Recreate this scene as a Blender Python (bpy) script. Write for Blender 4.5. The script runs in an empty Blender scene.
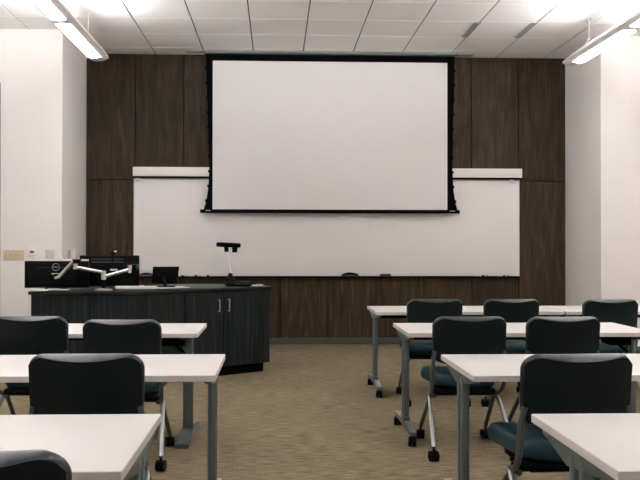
import bpy, bmesh, math, random
from mathutils import Vector, Matrix
random.seed(7)
PI = math.pi
scn = bpy.context.scene
COL = scn.collection

# ------------------------------------------------------------------ materials
def new_mat(name):
    m = bpy.data.materials.new(name); m.use_nodes = True
    nt = m.node_tree; b = nt.nodes['Principled BSDF']
    return m, nt, b

def plain(name, col, rough=0.5, metal=0.0, spec=0.5, noise=0.0, nscale=60.0, bump=0.0, bscale=300.0):
    m, nt, b = new_mat(name)
    b.inputs['Base Color'].default_value = (*col, 1)
    b.inputs['Roughness'].default_value = rough
    b.inputs['Metallic'].default_value = metal
    b.inputs['Specular IOR Level'].default_value = spec
    tc = nt.nodes.new('ShaderNodeTexCoord')
    if noise > 0:
        n = nt.nodes.new('ShaderNodeTexNoise'); n.inputs['Scale'].default_value = nscale
        n.inputs['Detail'].default_value = 4
        r = nt.nodes.new('ShaderNodeMix'); r.data_type = 'RGBA'
        r.inputs[6].default_value = (*[c * (1 - noise) for c in col], 1)
        r.inputs[7].default_value = (*[min(1, c * (1 + noise)) for c in col], 1)
        nt.links.new(tc.outputs['Object'], n.inputs['Vector'])
        nt.links.new(n.outputs['Fac'], r.inputs[0])
        nt.links.new(r.outputs[2], b.inputs['Base Color'])
    if bump > 0:
        n2 = nt.nodes.new('ShaderNodeTexNoise'); n2.inputs['Scale'].default_value = bscale
        bp = nt.nodes.new('ShaderNodeBump'); bp.inputs['Strength'].default_value = bump
        bp.inputs['Distance'].default_value = 0.002
        nt.links.new(tc.outputs['Object'], n2.inputs['Vector'])
        nt.links.new(n2.outputs['Fac'], bp.inputs['Height'])
        nt.links.new(bp.outputs['Normal'], b.inputs['Normal'])
    return m

def wood(name, dark, mid, light, grain=(9, 9, 0.55), fine=(120, 120, 2.2), rough=0.45, per_panel=0.25, spec=0.4):
    m, nt, b = new_mat(name)
    N = nt.nodes.new; L = nt.links.new
    tc = N('ShaderNodeTexCoord'); geo = N('ShaderNodeNewGeometry')
    off = N('ShaderNodeVectorMath'); off.operation = 'SCALE'; off.inputs[0].default_value = (17.3, 9.1, 31.7)
    L(geo.outputs['Random Per Island'], off.inputs['Scale'])
    add = N('ShaderNodeVectorMath'); L(tc.outputs['Object'], add.inputs[0]); L(off.outputs[0], add.inputs[1])
    mp = N('ShaderNodeMapping'); mp.inputs['Scale'].default_value = grain; L(add.outputs[0], mp.inputs['Vector'])
    n = N('ShaderNodeTexNoise'); n.inputs['Scale'].default_value = 1.0; n.inputs['Detail'].default_value = 6
    n.inputs['Distortion'].default_value = 2.2; L(mp.outputs[0], n.inputs['Vector'])
    mp2 = N('ShaderNodeMapping'); mp2.inputs['Scale'].default_value = fine; L(add.outputs[0], mp2.inputs['Vector'])
    n2 = N('ShaderNodeTexNoise'); n2.inputs['Scale'].default_value = 1.0; n2.inputs['Detail'].default_value = 3; L(mp2.outputs[0], n2.inputs['Vector'])
    mx = N('ShaderNodeMath'); mx.operation = 'MULTIPLY_ADD'; mx.inputs[1].default_value = 0.45
    L(n2.outputs['Fac'], mx.inputs[0])
    ml = N('ShaderNodeMath'); ml.operation = 'MULTIPLY'; ml.inputs[1].default_value = 0.55; L(n.outputs['Fac'], ml.inputs[0])
    L(ml.outputs[0], mx.inputs[2])
    cr = N('ShaderNodeValToRGB'); L(mx.outputs[0], cr.inputs['Fac'])
    e = cr.color_ramp.elements
    e[0].position = 0.34; e[0].color = (*dark, 1)
    e[1].position = 0.64; e[1].color = (*light, 1)
    k = e.new(0.5); k.color = (*mid, 1)
    hsv = N('ShaderNodeHueSaturation')
    mr = N('ShaderNodeMapRange'); mr.inputs['To Min'].default_value = 1 - per_panel; mr.inputs['To Max'].default_value = 1 + per_panel
    L(geo.outputs['Random Per Island'], mr.inputs['Value']); L(mr.outputs[0], hsv.inputs['Value'])
    L(cr.outputs['Color'], hsv.inputs['Color']); L(hsv.outputs[0], b.inputs['Base Color'])
    b.inputs['Roughness'].default_value = rough; b.inputs['Specular IOR Level'].default_value = spec
    return m

def carpet(name):
    m, nt, b = new_mat(name)
    N = nt.nodes.new; L = nt.links.new
    tc = N('ShaderNodeTexCoord')
    mp = N('ShaderNodeMapping'); mp.inputs['Scale'].default_value = (8, 60, 1); L(tc.outputs['Object'], mp.inputs['Vector'])
    n = N('ShaderNodeTexNoise'); n.inputs['Scale'].default_value = 1; n.inputs['Detail'].default_value = 4; L(mp.outputs[0], n.inputs['Vector'])
    n2 = N('ShaderNodeTexNoise'); n2.inputs['Scale'].default_value = 75; n2.inputs['Detail'].default_value = 2; L(tc.outputs['Object'], n2.inputs['Vector'])
    n3 = N('ShaderNodeTexNoise'); n3.inputs['Scale'].default_value = 1.1; n3.inputs['Detail'].default_value = 3; L(tc.outputs['Object'], n3.inputs['Vector'])
    a = N('ShaderNodeMath'); a.operation = 'MULTIPLY_ADD'; a.inputs[1].default_value = 0.6; L(n.outputs['Fac'], a.inputs[0])
    c = N('ShaderNodeMath'); c.operation = 'MULTIPLY'; c.inputs[1].default_value = 0.3; L(n2.outputs['Fac'], c.inputs[0]); L(c.outputs[0], a.inputs[2])
    d = N('ShaderNodeMath'); d.operation = 'MULTIPLY_ADD'; d.inputs[1].default_value = 0.12; L(n3.outputs['Fac'], d.inputs[0]); L(a.outputs[0], d.inputs[2])
    cr = N('ShaderNodeValToRGB'); L(d.outputs[0], cr.inputs['Fac'])
    e = cr.color_ramp.elements
    e[0].position = 0.36; e[0].color = (0.090, 0.071, 0.042, 1)
    e[1].position = 0.66; e[1].color = (0.315, 0.255, 0.165, 1)
    L(cr.outputs['Color'], b.inputs['Base Color'])
    b.inputs['Roughness'].default_value = 0.95; b.inputs['Specular IOR Level'].default_value = 0.1
    bp = N('ShaderNodeBump'); bp.inputs['Strength'].default_value = 0.5; bp.inputs['Distance'].default_value = 0.004
    L(n2.outputs['Fac'], bp.inputs['Height']); L(bp.outputs['Normal'], b.inputs['Normal'])
    return m

def emit(name, col, s):
    m, nt, b = new_mat(name)
    b.inputs['Base Color'].default_value = (0.8, 0.8, 0.8, 1)
    b.inputs['Emission Color'].default_value = (*col, 1); b.inputs['Emission Strength'].default_value = s
    return m

LAMP, UPLAMP = 11.0, 60.0
M = dict(
    wall=plain('white_wall_paint', (0.84, 0.81, 0.795), 0.85, noise=0.015, nscale=3, bump=0.08, bscale=160),
    ceil=plain('ceiling_tile', (0.86, 0.845, 0.845), 0.9, noise=0.02, nscale=90, bump=0.15, bscale=220),
    paint_grey=plain('grey_wall_paint', (0.50, 0.49, 0.48), 0.85, noise=0.02, nscale=3),
    seam=plain('ceiling_seam', (0.12, 0.125, 0.125), 0.8),
    rib=plain('ceiling_rib', (0.96, 0.95, 0.95), 0.6),
    walnut=wood('walnut_panel', (0.014, 0.0084, 0.0036), (0.036, 0.0218, 0.0096), (0.066, 0.040, 0.0185), grain=(6, 6, .8), fine=(55, 55, 2.6), per_panel=0.24, rough=0.5, spec=0.22),
    gap=plain('panel_gap', (0.004, 0.0035, 0.003), 0.95, spec=0.05),
    base=plain('baseboard_grey', (0.045, 0.05, 0.048), 0.6),
    carpet=carpet('carpet'),
    laminate=wood('charcoal_laminate', (0.0042, 0.0062, 0.0062), (0.0090, 0.0125, 0.0122), (0.026, 0.033, 0.032), grain=(20, 20, 0.6), fine=(60, 60, 1.6), per_panel=0.04, rough=0.5, spec=0.15),
    counter=plain('counter_dark', (0.010, 0.0115, 0.0115), 0.4, spec=0.2, noise=0.1),
    screen=plain('screen_fabric', (0.84, 0.82, 0.825), 0.9, noise=0.008, nscale=4),
    board=plain('whiteboard_enamel', (0.92, 0.895, 0.89), 0.35, spec=0.3, noise=0.01, nscale=2),
    valance=plain('valance_white', (0.92, 0.89, 0.88), 0.5),
    black=plain('black_matte', (0.002, 0.002, 0.0022), 0.7, spec=0.05),
    plastic=plain('black_plastic', (0.0025, 0.003, 0.0033), 0.5, spec=0.08),
    alu=plain('aluminium', (0.62, 0.62, 0.60), 0.35, metal=0.9),
    tan=plain('tan_trim', (0.45, 0.36, 0.28), 0.5),
    white=plain('white_plastic', (0.80, 0.74, 0.72), 0.45),
    beige=plain('beige_plate', (0.62, 0.50, 0.34), 0.5),
    greyplate=plain('grey_plate', (0.62, 0.58, 0.60), 0.5),
    table=plain('white_laminate', (0.76, 0.725, 0.715), 0.42, spec=0.4, noise=0.012, nscale=25),
    edge=plain('table_edge', (0.62, 0.575, 0.555), 0.5),
    post=plain('grey_steel', (0.13, 0.155, 0.155), 0.4, metal=0.35),
    foot=plain('silver_foot', (0.33, 0.35, 0.35), 0.35, metal=0.6),
    chrome=plain('chair_tube', (0.36, 0.375, 0.37), 0.3, metal=0.7),
    upright=plain('chair_upright', (0.085, 0.097, 0.10), 0.4, metal=0.4),
    vinylback=plain('dark_vinyl', (0.0065, 0.010, 0.0115), 0.33, spec=0.65, noise=0.08, nscale=200, bump=0.12, bscale=500),
    shell=plain('chair_shell', (0.0055, 0.0095, 0.0108), 0.5, spec=0.16, noise=0.06, nscale=200),
    vinylseat=plain('teal_vinyl', (0.0045, 0.029, 0.039), 0.42, spec=0.25, noise=0.06, nscale=200, bump=0.12, bscale=500),
    lampbody=plain('lamp_body', (0.90, 0.87, 0.87), 0.4),
    lamp=emit('lamp_diffuser', (1.0, 0.985, 0.975), LAMP),
    uplamp=emit('lamp_uplight', (1.0, 0.99, 0.98), UPLAMP),
    vent=plain('vent_grey', (0.32, 0.33, 0.33), 0.5),
    housing=plain('screen_housing', (0.23, 0.265, 0.255), 0.55),
    paper=plain('paper_white', (0.85, 0.82, 0.81), 0.8),
    glass=plain('dark_glass', (0.004, 0.005, 0.006), 0.12),
    logo=plain('logo_grey', (0.34, 0.35, 0.36), 0.4, metal=0.5),
    label=plain('label_white', (0.72, 0.70, 0.70), 0.5),
    blue=plain('marker_blue', (0.05, 0.09, 0.32), 0.5),
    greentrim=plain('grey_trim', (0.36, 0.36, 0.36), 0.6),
    lcd=plain('lcd_dark', (0.03, 0.045, 0.035), 0.2),
)

# ------------------------------------------------------------------ mesh builder
class MB:
    def __init__(s): s.bm = bmesh.new()
    def box(s, c, d, bevel=0.0, seg=2, rot=None):
        r = bmesh.ops.create_cube(s.bm, size=1.0); vs = r['verts']
        for v in vs: v.co = Vector((v.co.x * d[0], v.co.y * d[1], v.co.z * d[2]))
        if bevel > 0:
            es = list({e for v in vs for e in v.link_edges})
            q = bmesh.ops.bevel(s.bm, geom=es, offset=min(bevel, min(d) * 0.49), segments=seg, affect='EDGES', profile=0.5)
            vs = list({v for f in q['faces'] for v in f.verts} | {v for v in vs if v.is_valid})
        Mx = Matrix.Translation(Vector(c)) @ (rot.to_4x4() if rot else Matrix.Identity(4))
        for v in vs: v.co = Mx @ v.co
        return s
    def span(s, a, b, bevel=0.0, seg=2):
        c = [(p + q) / 2 for p, q in zip(a, b)]; d = [abs(q - p) for p, q in zip(a, b)]
        return s.box(c, d, bevel, seg)
    def tube(s, pts, r, n=12, cap=True, smooth_path=0):
        pts = [Vector(p) for p in pts]
        for _ in range(smooth_path):       # corner cutting
            q = [pts[0]]
            for a, b in zip(pts[:-1], pts[1:]): q += [a.lerp(b, .25), a.lerp(b, .75)]
            q.append(pts[-1]); pts = q
        rs = r if isinstance(r, (list, tuple)) else None
        rings = []; ref = None
        for i, p in enumerate(pts):
            t = (pts[min(i + 1, len(pts) - 1)] - pts[max(i - 1, 0)]).normalized()
            if ref is None:
                ref = t.orthogonal().normalized()
            ref = (ref - t * ref.dot(t)).normalized()
            bi = t.cross(ref)
            if rs: rr = rs[0] + (rs[1] - rs[0]) * i / (len(pts) - 1)
            else: rr = r
            rings.append([s.bm.verts.new(p + rr * (math.cos(2*PI*k/n) * ref + math.sin(2*PI*k/n) * bi)) for k in range(n)])
        for A, B in zip(rings[:-1], rings[1:]):
            for k in range(n): s.bm.faces.new((A[k], A[(k+1) % n], B[(k+1) % n], B[k]))
        if cap:
            s.bm.faces.new(list(reversed(rings[0]))); s.bm.faces.new(rings[-1])
        return s
    def prism(s, poly, z0, z1, bevel=0.0, seg=2):
        lo = [s.bm.verts.new((x, y, z0)) for x, y in poly]; hi = [s.bm.verts.new((x, y, z1)) for x, y in poly]
        n = len(poly)
        fs = [s.bm.faces.new(list(reversed(lo))), s.bm.faces.new(hi)]
        for k in range(n): fs.append(s.bm.faces.new((lo[k], lo[(k+1) % n], hi[(k+1) % n], hi[k])))
        if bevel > 0:
            es = list({e for f in fs for e in f.edges})
            bmesh.ops.bevel(s.bm, geom=es, offset=bevel, segments=seg, affect='EDGES', profile=0.5)
        return s
    def loft(s, rings, cap=True):
        R = [[s.bm.verts.new(p) for p in r] for r in rings]; n = len(R[0])
        for A, B in zip(R[:-1], R[1:]):
            for k in range(n): s.bm.faces.new((A[k], A[(k+1) % n], B[(k+1) % n], B[k]))
        if cap: s.bm.faces.new(list(reversed(R[0]))); s.bm.faces.new(R[-1])
        return s
    def xf(s, mat):
        for v in s.bm.verts: v.co = mat @ v.co
        return s
    def mesh(s, name, mat, smooth=True, angle=40):
        bmesh.ops.recalc_face_normals(s.bm, faces=s.bm.faces)
        me = bpy.data.meshes.new(name); s.bm.to_mesh(me); s.bm.free()
        me.materials.append(mat)
        if smooth:
            me.shade_smooth() if hasattr(me, 'shade_smooth') else None
            try: me.set_sharp_from_angle(angle=math.radians(angle))
            except Exception: pass
        return me
    def build(s, name, mat, parent=None, smooth=True, angle=40, loc=None):
        o = bpy.data.objects.new(name, s.mesh(name, mat, smooth, angle)); COL.objects.link(o)
        if parent: o.parent = parent
        if loc: o.location = loc
        return o

def tag(o, label, cat, group=None):
    o['label'] = label; o['category'] = cat
    if group: o['group'] = group
    return o
def thing(name, label, cat, loc=(0, 0, 0), rz=0.0, group=None):
    o = bpy.data.objects.new(name, None); COL.objects.link(o); o.empty_display_size = 0.1
    o.location = loc; o.rotation_euler = (0, 0, rz)
    return tag(o, label, cat, group)
def struct(o): o['kind'] = 'structure'; return o
def copy_tree(o, parent=None):
    c = o.copy(); COL.objects.link(c)
    if parent: c.parent = parent
    for ch in list(o.children): copy_tree(ch, c)
    return c
def text_mesh(name, body, size, mat, parent, mtx, extrude=0.0006):
    cu = bpy.data.curves.new(name, 'FONT'); cu.body = body; cu.size = size; cu.extrude = extrude
    cu.align_x = 'CENTER'; cu.align_y = 'CENTER'
    t = bpy.data.objects.new(name, cu); COL.objects.link(t)
    dg = bpy.context.evaluated_depsgraph_get(); dg.update()
    me = bpy.data.meshes.new_from_object(t.evaluated_get(dg)); bpy.data.objects.remove(t); bpy.data.curves.remove(cu)
    me.materials.clear(); me.materials.append(mat); me.transform(mtx)
    o = bpy.data.objects.new(name, me); COL.objects.link(o); o.parent = parent
    return o

# ------------------------------------------------------------------ room dimensions (metres; camera stands at x=0, y=0 and looks along +y)
YW, HC = 10.75, 3.992            # panelled front wall, ceiling height
YF = 9.567                       # face of the white side piers
XL, XR = -2.606, 4.053           # sides of the recess
X0, X1, Y0 = -4.7, 6.1, -3.2     # outer side walls, back wall

struct(MB().span((X0 - .1, Y0 - .1, -.1), (X1 + .1, YW + .2, 0)).build('floor', M['carpet'], smooth=False))

# ceiling: tegular tiles on a slotted grid, all one object
c = MB()
GX, GT, GY = -1.664, 0.676, 10.375
k0 = int(math.floor((X0 - GX) / GT)); k1 = int(math.ceil((X1 - GX) / GT))
j1 = int(math.ceil((GY - Y0) / GT))
for k in range(k0, k1):
    for j in range(-1, j1):
        xa, xb = GX + k * GT + .008, GX + (k + 1) * GT - .008
        yb, ya = GY - j * GT - .002, GY - (j + 1) * GT + .002
        xa, xb, ya, yb = max(xa, X0), min(xb, X1), max(ya, Y0), min(yb, YW)
        if xb - xa > .02 and yb - ya > .02: c.span((xa, ya, HC), (xb, yb, HC + .03), 0.003, 1)
ceil = struct(c.build('ceiling', M['ceil'], angle=20))
d = MB()
d.span((X0 - .1, Y0 - .1, HC + .0302), (X1 + .1, YW + .2, HC + .12))
for k in range(k0, k1 + 1):
    d.span((GX + k * GT - .011, Y0, HC + .012), (GX + k * GT + .011, YW, HC + .030))
d.build('grid_slot', M['seam'], ceil, smooth=False)
d = MB()
for j in range(0, j1):
    for k in range(k0, k1):
        d.span((max(X0, GX + k * GT + .01), GY - j * GT - .008, HC - .003), (min(X1, GX + (k + 1) * GT - .01), GY - j * GT + .008, HC + .01))
d.build('grid_rib', M['rib'], ceil, smooth=False)

# front wall with walnut panels
w = MB().span((XL - .2, YW + .022, 0), (XR + .2, YW + .2, HC))
wall_front = struct(w.build('wall_front', M['gap'], smooth=False))
p = MB(); PW = (XR - XL) / 10
for k in range(10):
    xa, xb = XL + k * PW + .006, XL + (k + 1) * PW - .006
    p.span((xa, YW, .095), (xb, YW + .0225, 2.26), .002, 1)
    p.span((xa, YW, 2.27), (xb, YW + .0225, HC - .002), .002, 1)
p.build('wood_panelling', M['walnut'], wall_front, angle=20)
struct(MB().span((XL, YW - .012, 0), (XR, YW + .022, .09), .004).build('baseboard_front', M['base']))
# white piers either side of the recess
struct(MB().span((X0 - .1, YF, 0), (XL, YW + .2, HC)).build('wall_front_left', M['wall'], smooth=False))
struct(MB().span((XR, YF, 0), (X1 + .1, YW + .2, HC)).build('wall_front_right', M['wall'], smooth=False))
struct(MB().span((X0 - .1, Y0, 0), (X0, YF, HC)).build('wall_left', M['wall'], smooth=False))
struct(MB().span((X1, Y0, 0), (X1 + .1, YF, HC)).build('wall_right', M['wall'], smooth=False))
struct(MB().span((X0 - .1, Y0 - .1, 0), (X1 + .1, Y0, HC)).build('wall_back', M['paint_grey'], smooth=False))
struct(MB().span((X0, YF - .014, 0), (XL, YF, .11), .003).span((XL, YF - .014, 0), (XL + .014, YW - .014, .11), .003).build('baseboard_front_left', M['base']))
struct(MB().span((XR, YF - .014, 0), (X1, YF, .11), .003).span((XR - .014, YF - .014, 0), (XR, YW - .014, .11), .003).build('baseboard_front_right', M['base']))
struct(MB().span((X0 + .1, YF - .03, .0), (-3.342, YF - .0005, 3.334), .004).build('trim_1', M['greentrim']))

# ------------------------------------------------------------------ pendant lights
def pendant(xc, label):
    t = thing('pendant_light', label, 'ceiling light', (xc, 0, HC), 0, 'long pendant lights')
    ze, zt, zb = 3.6 - HC, 3.623 - HC, 3.56 - HC
    hw = .133
    prof = []
    for k in range(13):                       # curved belly
        a = -1 + 2 * k / 12
        prof.append((a * hw, zb + (ze - zb) * abs(a) ** 2.2))
    prof += [(hw * .98, zt - .006), (hw * .9, zt), (-hw * .9, zt), (-hw * .98, zt - .006)]
    rings = []
    y_end, y_start = 9.474, -2.4
    for k in range(9):                        # rounded tip
        a = k / 8 * PI / 2
        sc_ = math.sin(a) if k else .08
        rings.append([(x * (sc_ ** .75), y_end - .17 * (1 - math.cos(a)) , zt + (z - zt) * max(.25, sc_)) for x, z in prof])
    rings.append([(x, y_start, z) for x, z in prof])
    MB().loft(rings).build('housing', M['lampbody'], t, angle=50)
    y = 9.17
    while y - 1.38 > y_start:
        n = MB(); w_ = .072
        # rounded lens following the belly, standing a little proud of it
        ringsL = []
        for q in range(5):
            a = q / 4 * PI / 2; e = .05 * (1 - math.sin(a)); s_ = math.sin(a) * .45 + .55
            ringsL.append((y - e, s_))
        ringsL.append((y - 1.38 + .05, 1)); ringsL.append((y - 1.38, .6))
        def prf(s_): return [(-w_ * s_, zb + .014), (-w_ * s_, zb + .004), (-w_ * .5 * s_, zb - .003), (w_ * .5 * s_, zb - .003), (w_ * s_, zb + .004), (w_ * s_, zb + .014)]
        n.loft([[(a, yy, z) for a, z in prf(s_)] for yy, s_ in ringsL])
        n.build('diffuser', M['lamp'], t)
        up = MB()
        for s_ in (-1, 1): up.loft([[(s_ * .028, q, zt + .004), (s_ * .040, q, zt + .004), (s_ * .040, q, zt + .064), (s_ * .028, q, zt + .064)] for q in (y - 1.36, y - (.45 if y > 9 else .05))])
        up.build('uplight', M['uplamp'], t, smooth=False)
        MB().span((-.130, y - 1.40, zt - .004), (-.126, y - .02, zt + .006)).span((.126, y - 1.40, zt - .004), (.130, y - .02, zt + .006)).span((-.126, y - .024, zt - .004), (.126, y - .02, zt + .006)).build('cutoff_lip', M['lampbody'], t, smooth=False)  # lips added to shield the walls from the uplight
        MB().span((-.042, y - 1.37, zt + .064), (.042, y - .04, zt + .070), .001, 1).span((-.027, y - 1.37, zt - .002), (.027, y - .04, zt + .065)).build('uplight_cap', M['lampbody'], t, smooth=False)  # cap and core added so the uplight strips shine only sideways
        y -= 1.509
    for yc in (8.868, 5.86, 2.84, -.18):
        n = MB()
        n.tube([(0.0, yc, 0), (0.0, yc, -.12), (-.004, yc, -.25), (.075, yc, zt + .002)], .006, 8)
        n.tube([(-.002, yc, -.22), (-.075, yc, zt + .002)], .0035, 8)
        n.tube([(0, yc, -.012), (0, yc, .001)], .03, 16)
        n.build('cable', M['lampbody'], t)
    return t
pendant(-2.129, 'long white pendant light hanging near the left wall pier')
pendant(3.619, 'long white pendant light hanging near the right wall pier')

# ------------------------------------------------------------------ ceiling vents
def vent(cx, cy, lx, ly, along_y, label):
    t = thing('ceiling_vent', label, 'air vent', (cx, cy, HC), 0, 'slot air vents in the ceiling')
    MB().box((0, 0, -.004), (lx, ly, .008), .002, 1).build('frame', M['greentrim'], t)
    n = MB(); cnt = 2
    for k in range(cnt):
        f_ = (k + .5) / cnt - .5
        if along_y: n.box((f_ * lx * .8, 0, -.009), (lx * .28, ly * .96, .006), .001, 1)
        else: n.box((0, f_ * ly * .8, -.009), (lx * .96, ly * .28, .006), .001, 1)
    n.build('louvre', M['vent'], t)
vent(2.366, 9.362, .08, .65, True, 'grey slot vent in the ceiling, nearer the screen of the upper two')
vent(3.037, 9.362, .075, .65, True, 'grey slot vent in the ceiling, nearer the right pendant light')
vent(-1.104, 10.568, .27, .11, False, 'short grey ceiling vent at the left end of the screen slot')
vent(2.599, 10.62, .22, .11, False, 'short grey ceiling vent at the right end of the screen slot')

# ------------------------------------------------------------------ projection screen
YS = 10.601
t = thing('projection_screen', 'large white projection screen with black border lowered in front of the whiteboard', 'projector screen', (0, YS, 0))
MB().span((-0.961, -.11, HC - .022), (2.478, .05, HC + .002), .003).build('housing', M['housing'], t)
# black masking fabric with concave tensioned side edges
def edge_x(z, side):
    # (z, left x, right x)
    tab = [(3.973, -0.965, 2.452), (3.446, -0.943, 2.443), (2.887, -0.918, 2.426), (2.422, -0.907, 2.419), (2.142, -0.922, 2.433), (1.956, -0.952, 2.461), (1.849, -0.984, 2.489)]
    for a, b in zip(tab[:-1], tab[1:]):
        if b[0] <= z <= a[0]:
            f_ = (a[0] - z) / (a[0] - b[0]); return a[side] + (b[side] - a[side]) * f_
    return tab[-1][side]
n = MB(); rings = []
for k in range(25):
    z = 3.973 - (3.973 - 1.849) * k / 24
    xl, xr = edge_x(z, 1), edge_x(z, 2)
    rings.append([(xl, -.0015, z), (xr, -.0015, z), (xr, .0015, z), (xl, .0015, z)])
n.loft(rings); n.build('black_border', M['black'], t, smooth=False)
MB().span((-0.864, -.004, 1.855), (2.349, -.001, 3.877)).build('screen_surface', M['screen'], t, smooth=False)
MB().span((-1.032, -.02, 1.805), (2.52, .02, 1.853), .008).build('bottom_bar', M['black'], t)
for x in (-1.015, 2.506):
    MB().box((x + (.09 if x < 0 else -.09), -.021, 1.837), (.07, .006, .014), .002, 1).build('bar_clip', M['greentrim'], t)
for side in (1, 2):
    for k in range(10):
        z = 3.772 - k * .2
        x = edge_x(z, side) + (-.006 if side == 1 else .006)
        MB().box((x, 0, z), (.02, .006, .035), .002, 1).build('tension_tab', M['black'], t)

# ------------------------------------------------------------------ whiteboard with its valance and tray
YB = 10.74
t = thing('whiteboard', 'wide whiteboard on the wood panelled wall behind the screen', 'whiteboard', (0, YB, 0))
MB().span((-1.94, -.018, 0.943), (3.381, 0.008, 2.277), .003).build('board_surface', M['board'], t)
MB().span((-1.94, -.026, 2.268), (3.381, .008, 2.284), .002).build('top_rail', M['tan'], t)
MB().span((-1.949, -.024, 0.936), (-1.936, .008, 2.282), .002).build('side_rail', M['white'], t)
MB().span((3.376, -.024, 0.936), (3.389, .008, 2.282), .002).build('side_rail', M['white'], t)
MB().span((-1.947, -.075, 0.924), (3.387, .008, 0.939), .003).build('marker_tray', M['black'], t)
for x in (-1.891, 3.279):
    MB().box((x, -.035, 2.259), (.05 if x > 0 else .07, .025, .05), .006).build('corner_clip', M['white'], t)
t = thing('valance', 'white box valance mounted along the top of the whiteboard', 'valance', (0, YB, 0))
MB().span((-1.952, -.085, 2.308), (3.409, .009, 2.433), .004).build('cover', M['valance'], t)
MB().span((-1.945, -.075, 2.286), (3.381, .009, 2.309), .002).build('shadow_strip', M['black'], t)  # black strip stands in for the shade under the valance cover

# things on the marker tray (tray top z = 0.939)
def eraser(x, w_, h_, domed, label):
    t = thing('board_eraser', label, 'eraser', (x, YB - .046, 0.939), 0, 'erasers on the marker tray')
    MB().box((0, 0, .013), (w_, .05, .026), .005).build('felt_pad', M['base'], t)
    n = MB(); nn = 12
    rr = []
    for k in range(nn + 1):
        a = -1 + 2 * k / nn
        z = .0255 + (h_ - .026) * (1 - abs(a) ** 2.4 if domed else 1)
        rr.append([(a * w_ * .48, -.022, .025), (a * w_ * .48, .022, .025), (a * w_ * .48, .018, z + .0015), (a * w_ * .48, -.018, z + .0015)])
    n.loft(rr); n.build('grip', M['black'], t)
eraser(1.019, 0.242, 0.054, True, 'long black domed eraser on the whiteboard tray below the screen centre')
eraser(1.51, 0.149, 0.032, False, 'short black block eraser on the whiteboard tray, right of the domed one')
eraser(-1.77, 0.205, 0.051, True, 'black eraser on the tray behind the tilted touch panel')
def marker(x, l_, m, label, y=-.05):
    o = thing('marker_pen', label, 'marker', (x, YB + y, 0.939), 0, 'marker pens on the tray')
    MB().tube([(-l_ / 2, 0, .009), (l_ * .2, 0, .009)], .009, 12).build('barrel', M['white'], o)
    MB().tube([(l_ * .2, 0, .0095), (l_ / 2, 0, .0095)], .0095, 12).build('cap', m, o)
marker(2.827, .12, M['plastic'], 'marker with black cap on the tray, left of the two near the right end')
marker(2.911, .05, M['plastic'], 'stubby marker beside the black capped one near the right end', -.03)
marker(3.121, .12, M['blue'], 'blue capped marker on the tray near the whiteboard corner')
marker(3.205, .05, M['blue'], 'stubby blue marker at the far right end of the tray', -.03)
marker(-1.313, .10, M['plastic'], 'marker on the tray just right of the touch panel')
marker(-1.136, .11, M['plastic'], 'marker on the tray between the touch panel and the document camera, nearer the panel', -.04)
marker(-0.969, .11, M['plastic'], 'marker on the tray between the touch panel and the document camera, nearer the camera')

# ------------------------------------------------------------------ wall plates on the left pier
def plate_base(n, w_, h_): return n.box((0, -.004, 0), (w_, .008, h_), .003)
t = thing('light_switch', 'beige four gang switch plate on the left white pier', 'light switch', (-3.183, YF + .002, 1.24))
plate_base(MB(), .252, .128).build('cover_plate', M['beige'], t)
for k in range(4):
    MB().box((-.088 + k * .058, -.012, -.002), (.012, .016, .024), .002, 1, rot=Matrix.Rotation(.3, 3, 'X')).build('toggle', M['tan'], t)
t = thing('thermostat', 'small white thermostat with a dark display on the left pier', 'thermostat', (-2.958, YF + .002, 1.253))
MB().box((0, -.012, 0), (.092, .024, .115), .006).build('case', M['white'], t)
MB().box((0, -.0245, .028), (.045, .003, .024), .001, 1).build('display', M['lcd'], t)
MB().box((0, -.0245, -.022), (.04, .004, .012), .001, 1).build('button', M['greyplate'], t)
t = thing('blank_plate', 'blank pale grey wall plate beside the thermostat', 'wall plate', (-2.748, YF + .002, 1.253))
plate_base(MB(), .108, .112).build('cover', M['greyplate'], t)
t = thing('wall_switch', 'narrow beige switch on the shaded side of the left pier', 'light switch', (XL, 9.884, 1.251), 0)
MB().box((.004, 0, 0), (.008, .12, .12), .003).build('cover_plate', M['beige'], t)
MB().box((.01, 0, 0), (.01, .03, .06), .002, 1).build('rocker', M['tan'], t)
t = thing('wall_box', 'narrow white wall box beside the whiteboard edge on the left pier', 'wall box', (XL, 10.135, 1.231), 0)
MB().box((.015, 0, 0), (.03, .10, .18), .004).build('case', M['white'], t)
MB().box((.031, 0, -.03), (.003, .05, .05), .001, 1).build('face', M['greyplate'], t)

# ------------------------------------------------------------------ lectern desk
LZ = .92
poly = [(-2.36, 7.50), (-1.42, 7.50), (-.04, 8.43), (-.32, 8.98), (-1.05, 8.98), (-1.72, 8.42), (-2.36, 8.42)]
def inset(poly, dd):
    n = len(poly); out = []
    for i in range(n):
        p0, p1, p2 = Vector(poly[i-1]), Vector(poly[i]), Vector(poly[(i+1) % n])
        d1 = (p1 - p0).normalized(); d2 = (p2 - p1).normalized()
        n1 = Vector((-d1.y, d1.x)); n2 = Vector((-d2.y, d2.x))
        b = (n1 + n2); b = b / max(.2, b.length_squared / 2) if b.length else n1
        out.append(tuple(p1 + b * dd))
    return out
lect = thing('lectern', 'wide charcoal wood lectern desk with angled front standing before the whiteboard', 'lectern', (0, 0, 0))
bp_ = inset(poly, .022)
MB().prism(bp_, .10, LZ - .032, .002, 1).build('body', M['laminate'], lect, angle=20)
MB().prism(poly, LZ - .032, LZ, .004, 2).build('countertop', M['counter'], lect, angle=30)
MB().prism(inset(poly, .075), 0, .101).build('plinth', M['black'], lect, angle=20)
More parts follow.
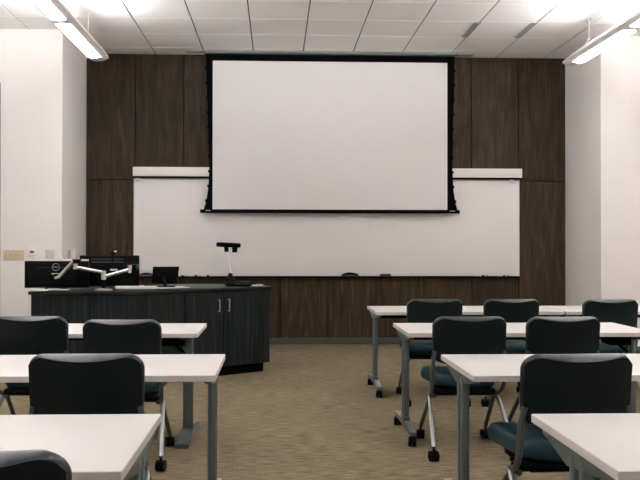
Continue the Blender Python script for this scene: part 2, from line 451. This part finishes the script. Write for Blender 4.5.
# two cupboard doors on the angled front
A, B = Vector(bp_[1]), Vector(bp_[2]); dirv = (B - A).normalized(); nrm = Vector((dirv.y, -dirv.x)); ang = math.atan2(dirv.y, dirv.x)
Lf = (B - A).length
def on_front(s_, out, z): q = A + dirv * s_ + nrm * out; return Vector((q.x, q.y, z))
def ray_s(px):   # distance along the angled front where the handles were measured
    return px
sd = Lf - .585                     # seam between the doors
for i, (sa, sb) in enumerate(((sd - .44, sd - .003), (sd + .003, sd + .44))):
    cc = on_front((sa + sb) / 2, .006, .49)
    n = MB().box((0, 0, 0), (sb - sa, .018, .76), .002, 1).xf(Matrix.Translation(cc) @ Matrix.Rotation(ang, 4, 'Z'))
    door = n.build('door', M['laminate'], lect, angle=20)
    hs = sd + (-.058 if i == 0 else .058)
    h = MB(); a0 = on_front(hs, .014, .80); a1 = on_front(hs, .042, .80); b1 = on_front(hs, .042, .68); b0 = on_front(hs, .014, .68)
    h.tube([a0, a1, b1, b0], .006, 10)
    ho = h.build('handle', M['alu'], door); ho['label'] = 'silver bar handle'
# seams of the fixed front panels
for s_ in (sd - .445, sd + .445):
    MB().box((0, 0, 0), (.006, .004, .76)).xf(Matrix.Translation(on_front(s_, .001, .49)) @ Matrix.Rotation(ang, 4, 'Z')).build('panel_seam', M['gap'], lect, smooth=False)
MB().box((-1.78, bp_[0][1] - .001, .49), (.006, .004, .76)).build('panel_seam', M['gap'], lect, smooth=False)

# ------------------------------------------------------------------ things on the lectern
def monitor(name, label, x0, x1, z0, z1, y, rx, rz, logo):
    w_, h_ = x1 - x0, z1 - z0
    t = thing(name, label, 'monitor', ((x0 + x1) / 2, y, (z0 + z1) / 2), rz, 'monitors on the lectern')
    R = Matrix.Rotation(rx, 4, 'X')
    n = MB().box((0, 0, 0), (w_, .028, h_), .006).box((0, -.022, -.01), (w_ * .62, .03, h_ * .62), .014).xf(R)
    n.build('case', M['plastic'], t)
    MB().span((-w_ / 2 + .012, .0135, -h_ / 2 + .016), (w_ / 2 - .012, .0155, h_ / 2 - .012)).xf(R).build('screen', M['glass'], t, smooth=False)
    return t, R, w_, h_
t, R, w_, h_ = monitor('monitor', 'black monitor with a round logo on its back, leftmost on the lectern', -2.505, -1.872, .935, 1.203, 7.86, 0, 0, True)
MB().span((-w_ / 2 + .004, -.010, h_ / 2 + .0005), (w_ / 2 - .004, .012, h_ / 2 + .018), .002).build('top_highlight', M['white'], t)['label'] = 'white highlight along the top edge'  # white strip stands in for light catching the monitor's top
lg = MB(); cx, cz = .0, .075
pts = [(cx + .035 * math.cos(2*PI*k/32), -.039, cz + .035 * math.sin(2*PI*k/32)) for k in range(33)]
lg.tube(pts, .0022, 6, cap=False); lg.build('logo', M['logo'], t)
text_mesh('logo_lettering', 'DELL', .022, M['logo'], t, Matrix.Translation((cx, -.0385, cz)) @ Matrix.Rotation(PI/2, 4, 'X'))
MB().box((-.003, -.038, .008), (.075, .002, .011)).build('label_strip', M['label'], t, smooth=False)
t2, R, w_, h_ = monitor('monitor', 'black monitor with a webcam on top, right of the logo monitor', -2.01, -1.405, .945, 1.258, 8.06, .05, .0, False)
n = MB()
for zz in (.118, .092): n.box((-.02, -.0155, zz), (.33, .004, .008), .001, 1)
n.xf(R).build('vent_slot', M['base'], t2)
MB().box((.05, -.038, .012), (.075, .003, .016)).xf(R).build('label_strip', M['label'], t2, smooth=False)
# webcam clipped to the top edge
t = thing('webcam', 'small black webcam clipped on top of the right monitor', 'webcam', (-1.67, 8.05, 1.262))
MB().box((0, .012, .022), (.055, .04, .036), .008).build('body', M['plastic'], t)
MB().box((0, -.024, -.03), (.022, .006, .09), .002, 1).box((0, -.012, .003), (.022, .03, .006), .001, 1).build('clip', M['plastic'], t)
MB().box((.022, -.004, .036), (.026, .014, .016), .004).build('mount_tip', M['white'], t)
# dual monitor arm
t = thing('desk_mount', 'silver two armed desk mount in front of the lectern monitors', 'monitor mount', (-1.69, 7.70, LZ))
MB().tube([(0, 0, 0), (0, 0, .012)], .085, 28).tube([(0, 0, .012), (0, 0, .02)], [.06, .045], 24).build('base_plate', M['alu'], t)
MB().tube([(0, 0, .018), (0, 0, .16)], .017, 16).build('post', M['black'], t)
MB().tube([(0, 0, .105), (0, 0, .190)], .024, 16).build('collar', M['alu'], t)
n = MB().tube([(-.005, 0, .175), (-.27, -.02, .228)], .0165, 12).tube([(-.27, -.02, .205), (-.27, -.02, .262)], .022, 14)
arm = n.build('arm', M['alu'], t)
MB().tube([(-.27, -.02, .262), (-.27, -.02, .296)], .030, 14).tube([(-.30, -.02, .285), (-.22, -.01, .285)], .020, 12).build('elbow', M['plastic'], arm)
n = MB().tube([(-.285, -.03, .287), (-.435, -.005, .130)], .016, 12).tube([(-.435, -.005, .130), (-.475, .02, .120)], .012, 10)
n.build('forearm', M['alu'], arm)
MB().box((-.48, .10, .118), (.06, .04, .08), .004).tube([(-.475, .015, .120), (-.48, .105, .118)], .014, 10).build('mount_plate', M['plastic'], arm)
n = MB().tube([(.005, 0, .135), (.235, .04, .200)], .0165, 12).tube([(.245, .045, .17), (.245, .045, .245)], .020, 14)
arm2 = n.build('arm', M['alu'], t)
MB().box((.245, .19, .22), (.10, .20, .06), .01).build('elbow', M['plastic'], arm2)
MB().box((.245, .295, .22), (.10, .03, .10), .004).build('mount_plate', M['plastic'], arm2)

# keyboard, papers, small stand on the counter
t = thing('keyboard', 'white keyboard lying on the lectern beside the right monitor', 'keyboard', (-1.40, 7.93, LZ), .06)
MB().box((0, 0, .010), (.40, .14, .018), .005).build('case', M['white'], t)
n = MB()
for r in range(4):
    for k in range(13): n.box((-.172 + k * .0287, -.048 + r * .031, .021), (.024, .026, .007), .002, 1)
n.build('keys', M['paper'], t)
o = MB().box((0, 0, .009), (.30, .22, .018), .001, 1).build('paper_stack', M['paper'], loc=(-1.52, 8.16, LZ)); o.rotation_euler.z = .2
tag(o, 'stack of white papers behind the keyboard on the lectern', 'papers')
o = MB().box((0, 0, .003), (.34, .26, .006), .001, 1).build('paper_sheet', M['paper'], loc=(-1.10, 8.17, LZ)); o.rotation_euler.z = .5
tag(o, 'white paper sheets lying under the touch panel on the lectern', 'papers')
t = thing('speaker_bar', 'low silver device on the lectern below the logo monitor', 'desk device', (-2.12, 7.66, LZ))
MB().box((0, 0, .009), (.22, .09, .018), .007).build('case', M['alu'], t)
MB().tube([(-.13, .0, .006), (-.10, -.03, .03), (0.0, -.045, .032), (.10, -.03, .02)], .007, 8, smooth_path=2).build('cable', M['plastic'], t)
o = MB().box((0, 0, .006), (.13, .09, .012), .003).build('notepad', M['paper'], loc=(-2.27, 7.60, LZ)); tag(o, 'white notepad at the left end of the lectern', 'notepad')

# touch panel on a stand
t = thing('touch_panel', 'black tilted touch panel on a foot, right of the papers', 'touch panel', (-1.16, 8.17, LZ + .009), .05)
R = Matrix.Translation((0, -.01, .122)) @ Matrix.Rotation(.28, 4, 'X')
n = MB(); n.prism([(-.138, -.09), (.128, -.09), (.152, .092), (-.118, .092)], -.011, .011, .004)
n.xf(R @ Matrix.Rotation(PI / 2, 4, 'X')); n.build('case', M['plastic'], t)
MB().box((0, .0125, 0), (.235, .002, .135)).xf(R).build('screen', M['glass'], t, smooth=False)
MB().tube([(.01, -.02, .006), (.0, -.05, .05), (-.01, -.022, .10)], .018, 12, smooth_path=2).build('neck', M['plastic'], t)
MB().box((-.02, -.01, .005), (.26, .14, .01), .004).build('foot', M['plastic'], t)

# document camera
t = thing('document_camera', 'black document camera on a white arm at the right end of the lectern', 'document camera', (-.47, 8.52, LZ), .18)
MB().box((.06, .02, .024), (.27, .22, .046), .01).build('base', M['plastic'], t)
MB().box((.10, -.095, .028), (.17, .004, .012), .001, 1).build('front_strip', M['base'], t)
MB().tube([(-.03, 0, .045), (-.03, 0, .085)], [.055, .045], 20).tube([(-.03, 0, .085), (-.028, 0, .14)], [.035, .018], 16).build('swivel', M['plastic'], t)
MB().tube([(-.028, 0, .135), (-.072, 0, .385)], [.016, .018], 12).build('arm', M['valance'], t)
MB().tube([(-.07, 0, .372), (-.075, 0, .43)], [.022, .026], 14).build('neck', M['plastic'], t)
MB().box((-.05, 0, .447), (.262, .10, .05), .018, 3, rot=Matrix.Rotation(.045, 3, 'Y')).build('head', M['plastic'], t)
MB().tube([(.02, 0, .43), (.018, 0, .365)], [.032, .027], 18).build('lens', M['plastic'], t)
o = MB().tube([(-.12, 0, .006), (-.06, .02, .012), (0, -.015, .018), (.06, .02, .012), (.03, .05, .02), (-.02, .0, .022), (-.05, -.04, .008)], .006, 8, smooth_path=2).build('cable', M['plastic'], loc=(-.27, 8.70, LZ))
tag(o, 'coiled black cable beside the document camera base', 'cable')
o = MB().box((0, 0, .005), (.11, .05, .010), .004).build('remote_control', M['white'], loc=(-.20, 8.60, LZ)); o.rotation_euler.z = .4
tag(o, 'small white remote at the right end of the lectern top', 'remote control')

# ------------------------------------------------------------------ training tables
TW, TD = 1.70, .693
def caster_mesh(name, r):   # twin wheel caster
    n = MB()
    for s_ in (-1, 1):
        n.tube([(s_ * .003, 0, r), (s_ * .026, 0, r)], r, 18)
    n.box((0, 0, r * 1.30), (.050, r * 1.75, r * 1.2), .012).tube([(0, 0, r * 1.5), (0, 0, r * 2.35)], .008, 10)
    return n.mesh(name, M['plastic'])
TC = caster_mesh('caster', .033)
CC = caster_mesh('caster', .033)
def add_mesh(name, me, parent, loc=(0, 0, 0), rz=0):
    o = bpy.data.objects.new(name, me); COL.objects.link(o); o.parent = parent; o.location = loc; o.rotation_euler.z = rz
    return o
def make_table(label, x, y, casters=True, inl=.032, inr=.032, TH=.77, brackets=(1,)):
    t = thing('training_table', label, 'table', (x, y, 0), 0, 'white training tables')
    n = MB().box((0, 0, TH - .0145), (TW, TD, .029), .0025, 2)
    top = n.build('tabletop', M['table'], t)
    n = MB()
    hw, hd = TW / 2 + .0006, TD / 2 + .0006
    for s_ in (-1, 1):
        n.box((0, s_ * hd, TH - .0150), (TW - .002, .0012, .0255)); n.box((s_ * hw, 0, TH - .0150), (.0012, TD - .002, .0255))
    n.build('edge_band', M['edge'], top, smooth=False)
    MB().box((0, .02, TH - .068), (TW - .16, .05, .04), .006).box((0, .02, TH - .0395), (TW - .3, .22, .02), .003).build('crossbar', M['black'], t)
    for s_ in (-1, 1):
        px = s_ * (TW / 2 - (inl if s_ < 0 else inr))
        n = MB()
        if casters:
            for yy in (-.057, .018): n.box((px, yy, .085 + (TH - .14) / 2), (.038, .036, TH - .14), .007)
            n.box((px, -.02, .125), (.046, .13, .05), .008)
            n.loft([[(px - .02, q, z0), (px + .02, q, z0), (px + .02, q, z1), (px - .02, q, z1)] for q, z0, z1 in
                    ((-.335, .076, .098), (-.20, .078, .108), (-.02, .080, .122), (.16, .078, .108), (.335, .076, .098))])
            # support rail under the top edge
            n.loft([[(px - .016, q, z0), (px + .016, q, z0), (px + .016, q, TH - .029), (px - .016, q, TH - .029)] for q, z0 in ((-.28, TH - .05), (-.10, TH - .08), (.06, TH - .10), (.28, TH - .05))])
            leg = n.build('leg', M['post'], t)
            f_ = MB().loft([[(px - .021, q, z0), (px + .021, q, z0), (px + .021, q, z0 + .006), (px - .021, q, z0 + .006)] for q, z0 in
                    ((-.337, .097), (-.20, .107), (-.02, .121), (.16, .107), (.337, .097))])
            f_.build('foot_cover', M['foot'], leg)
            for yy in (-.315, .315): add_mesh('caster', TC, leg, (px, yy, 0), .25 * s_)
        else:
            n.box((px, .0, .05 + (TH - .08) / 2), (.074, .045, TH - .08), .012)
            n.loft([[(px - w_, q, .0), (px + w_, q, .0), (px + w_ * .9, q, z1), (px - w_ * .9, q, z1)] for q, w_, z1 in
                    ((-.345, .044, .03), (-.20, .044, .05), (0, .044, .066), (.20, .044, .05), (.345, .044, .03))])
            n.box((px, 0, TH - .04), (.06, .5, .02), .004)
            leg = n.build('leg', M['post'], t)
        if s_ not in brackets: continue
        bx = px - s_ * .10
        n = MB()
        n.box((bx, -.01, TH - .075), (.16, .16, .09), .008)
        n.tube([(bx - s_ * .03, -.05, TH - .085), (px - s_ * .015, -.01, TH - .18)], .012, 8)
        n.build('tilt_bracket', M['black'], t)
    return t
RX = .893 + TW / 2
make_table('white training table on the right, farthest row, nearest the lectern', RX, 7.600 - TD / 2)
make_table('second white table end to end in the farthest right row, cut by the photo edge', RX + TW + .02, 7.600 - TD / 2, inl=.13)
make_table('white training table on the right, second row from the front wall', RX, 5.908 - TD / 2)
make_table('white training table on the right, third row, its left corner above two grey posts', RX, 4.185 - TD / 2)
make_table('white training table nearest the camera on the right side', RX, 2.692 - TD / 2)
make_table('white training table on the left, right in front of the lectern, on flat silver feet', -.525 - TW / 2, 5.926 - TD / 2, False, .06, .10)
make_table('white training table on the left, middle row, with its right post fully visible', -.275 - TW / 2, 4.230 - TD / 2, True, .06, .037, .77, ())
make_table('white training table nearest the camera on the left side', -.400 - TW / 2, 2.732 - TD / 2, True, .03, .022, .77, ())

# ------------------------------------------------------------------ nesting chairs
def rounded_outline(hw_t, hw_b, z0, z1, rt, rb, sag, n=9):
    pts = []
    zc = [(hw_t - rt, z1 - rt, rt, 0), (-(hw_t - rt), z1 - rt, rt, 90), (-(hw_b - rb), z0 + rb, rb, 180), (hw_b - rb, z0 + rb, rb, 270)]
    for cx, cz, r, a0 in zc:
        for k in range(n + 1):
            a = math.radians(a0 + 90 * k / n); pts.append((cx + r * math.cos(a), cz + r * math.sin(a)))
    # densify straight runs
    out = []
    for (x, z), (x2, z2) in zip(pts, pts[1:] + pts[:1]):
        out.append((x, z)); L_ = math.hypot(x2 - x, z2 - z)
        m_ = int(L_ / .03)
        for k in range(1, m_): out.append((x + (x2 - x) * k / m_, z + (z2 - z) * k / m_))
    zm = (z0 + z1) / 2
    return [(x, z - (sag * (1 - (x / hw_b) ** 2) if z < zm and abs(x) < hw_b else 0)) for x, z in out]
def make_chair():
    t = thing('nesting_chair', '-', 'chair', (0, 0, 0), 0, 'dark teal nesting chairs')
    # backrest: dished pad with a broad rolled top edge
    z0, z1, hw = .615, .903, .242
    ol = rounded_outline(hw, hw - .006, z0, z1, .066, .04, .035)
    zc = (z0 + z1) / 2; hh = (z1 - z0) / 2
    def ring(dd, off):
        sx, sz = 1 - dd / hw, 1 - dd / hh
        r = []
        for x, z in ol:
            X, Z = x * sx, zc + (z - zc) * sz
            y = off - .050 * (1 - (X / hw) ** 2) - (Z - z0) * .14 - .145
            lim = z1 - .027 * max(0, 1 - (X / (hw * .92)) ** 2)
            if Z > lim: y += (Z - lim) * 1.3
            r.append((X, y, Z))
        return r
    prof = [(.139, -.021), (.10, -.021), (.075, -.021), (.06, -.0205), (.05, -.0205), (.042, -.020), (.035, -.020), (.028, -.0195), (.021, -.018), (.015, -.0165), (.010, -.0145), (.006, -.011), (.0015, -.005), (0, 0), (0, .006), (.002, .012), (.007, .018), (.016, .023), (.03, .026), (.06, .028), (.10, .028), (.139, .028)]
    MB().loft([ring(a, b) for a, b in prof]).build('backrest', M['vinylback'], t, angle=80)
    # matte rear shell with a dipped top edge
    nx, nz = 28, 12
    cols = []
    for i in range(nx + 1):
        x = (-1 + 2 * i / nx) * (hw - .008)
        ax = abs(x); over = max(0, ax - (hw - .066))
        top = min(z1 - .027 * max(0, 1 - (x / (hw * .92)) ** 2), z1 - .066 + math.sqrt(max(0, .066 ** 2 - over ** 2)) - .012)
        overb = max(0, ax - (hw - .046))
        bot = z0 + .04 - math.sqrt(max(0, .04 ** 2 - overb ** 2)) + .010 - .035 * (1 - (x / hw) ** 2)
        cols.append([(x, -.021 - .050 * (1 - (x / hw) ** 2) - (z - z0) * .14 - .145, z) for z in [bot + (top - bot) * j / nz for j in range(nz + 1)]])
    sh = MB()
    G = [[[sh.bm.verts.new((x, y - d_, z)) for x, y, z in c_] for c_ in cols] for d_ in (.0025, -.002)]
    for g in G:
        for i in range(nx):
            for j in range(nz): sh.bm.faces.new((g[i][j], g[i+1][j], g[i+1][j+1], g[i][j+1]))
    rim = [(i, 0) for i in range(nx)] + [(nx, j) for j in range(nz)] + [(i, nz) for i in range(nx, 0, -1)] + [(0, j) for j in range(nz, 0, -1)]
    for (a, b), (c_, d_) in zip(rim, rim[1:] + rim[:1]):
        sh.bm.faces.new((G[0][a][b], G[1][a][b], G[1][c_][d_], G[0][c_][d_]))
    sh.build('back_shell', M['shell'], t, angle=50)
    # seat: tapering pad with waterfall front
    SY = .115
    def seat_ol(k=1.0):
        pts = []
        for i in range(60):
            a = 2 * PI * i / 60
            ca, sa = math.cos(a), math.sin(a)
            e = .42
            X = math.copysign(abs(ca) ** e, ca); Y = math.copysign(abs(sa) ** e, sa)
            w_ = .226 + .022 * Y
            pts.append((X * w_, SY + Y * .25))
        return pts
    so = seat_ol()
    rings = []
    for dd, z in ((.21, .424), (.03, .424), (.012, .430), (.003, .446), (0, .464), (.002, .484), (.009, .500), (.022, .512), (.045, .518), (.09, .518), (.15, .516), (.21, .515)):
        rr = []
        for x, y in so:
            X = x * (1 - dd / .235); Yv = SY + (y - SY) * (1 - dd / .235)
            drop = .03 * max(0, (Yv - SY - .095) / .14) ** 2
            rr.append((X, Yv, z - drop + .006 * (X / .22) ** 2))
        rings.append(rr)
    MB().loft(rings).build('seat', M['vinylseat'], t, angle=80)
    MB().box((0, .03, .406), (.37, .33, .038), .01).box((0, .0, .378), (.42, .07, .03), .008).build('seat_pan', M['black'], t)
    for s_ in (-1, 1):
        MB().tube([(s_ * .212, .03, .365), (s_ * .222, -.04, .378), (s_ * .234, -.125, .43), (s_ * .238, -.160, .53), (s_ * .236, -.166, .61), (s_ * .222, -.176, .68)], .0145, 12, smooth_path=2).build('upright', M['upright'], t)
        lf = MB().tube([(s_ * .200, -.05, .366), (s_ * .208, .0, .365), (s_ * .216, .045, .335), (s_ * .230, .29, .085)], .0148, 12, smooth_path=2).build('leg', M['upright'], t)
        add_mesh('caster', CC, lf, (s_ * .230, .29, 0), .3 * s_)
        lr = MB().tube([(s_ * .205, .05, .364), (s_ * .222, .0, .363), (s_ * .232, -.045, .335), (s_ * .256, -.29, .085)], .0148, 12, smooth_path=2).build('leg', M['chrome'], t)
        lr['label'] = 'bright rear leg'
        add_mesh('caster', CC, lr, (s_ * .256, -.29, 0), -.2 * s_)
    return t
proto = make_chair()
CH = [
    (1.363, 6.82, .0, 'dark teal chair at the farthest right row, leftmost of its three'),
    (2.029, 6.82, .0, 'dark teal chair at the farthest right row, middle of its three'),
    (2.872, 6.77, .0, 'dark teal chair at the farthest right row, rightmost of its three'),
    (1.251, 5.17, .0, 'dark teal chair in the second right row, nearest the aisle, legs in full view'),
    (1.856, 5.15, .0, 'dark teal chair in the second right row, right of the aisle chair'),
    (1.262, 3.43, .05, 'largest dark teal chair on the right, tucked at the third row table'),
    (-1.581, 5.25, .0, 'dark teal chair behind the middle left table, at the left photo edge'),
    (-.947, 5.01, .0, 'dark teal chair behind the middle left table, nearest the aisle'),
    (-.797, 3.49, .0, 'dark teal chair at the middle left table, its whole broad back visible'),
    (-.716, 1.92, .10, 'dark teal chair in the bottom left corner, nearest the camera'),
]
for i, (x, y, rz, lb) in enumerate(CH):
    o = proto if i == 0 else copy_tree(proto)
    o.location = (x, y, 0); o.rotation_euler.z = rz; o['label'] = lb

# ------------------------------------------------------------------ world, camera, colour management
wd = bpy.data.worlds.new('world'); scn.world = wd; wd.use_nodes = True
wd.node_tree.nodes['Background'].inputs[0].default_value = (0, 0, 0, 1)
cam = bpy.data.cameras.new('camera'); co = bpy.data.objects.new('camera', cam); COL.objects.link(co)
cam.sensor_fit = 'HORIZONTAL'; cam.sensor_width = 36.0; cam.lens = 777.72 / 640 * 36
cam.shift_x = (320 - 304.58) / 640
cam.clip_start = .05
co.location = (0, 0, 1.3544)
co.rotation_euler = (Matrix.Rotation(-.0366, 3, 'Z') @ Matrix.Rotation(PI / 2 + .008, 3, 'X') @ Matrix.Rotation(.0013, 3, 'Z')).to_euler()
scn.camera = co
vs = scn.view_settings
vs.view_transform = 'Standard'; vs.look = 'None'; vs.exposure = 0.70
scn.cycles.max_bounces = 12; scn.cycles.diffuse_bounces = 8; vs.gamma = 1.0; vs.use_curve_mapping = False
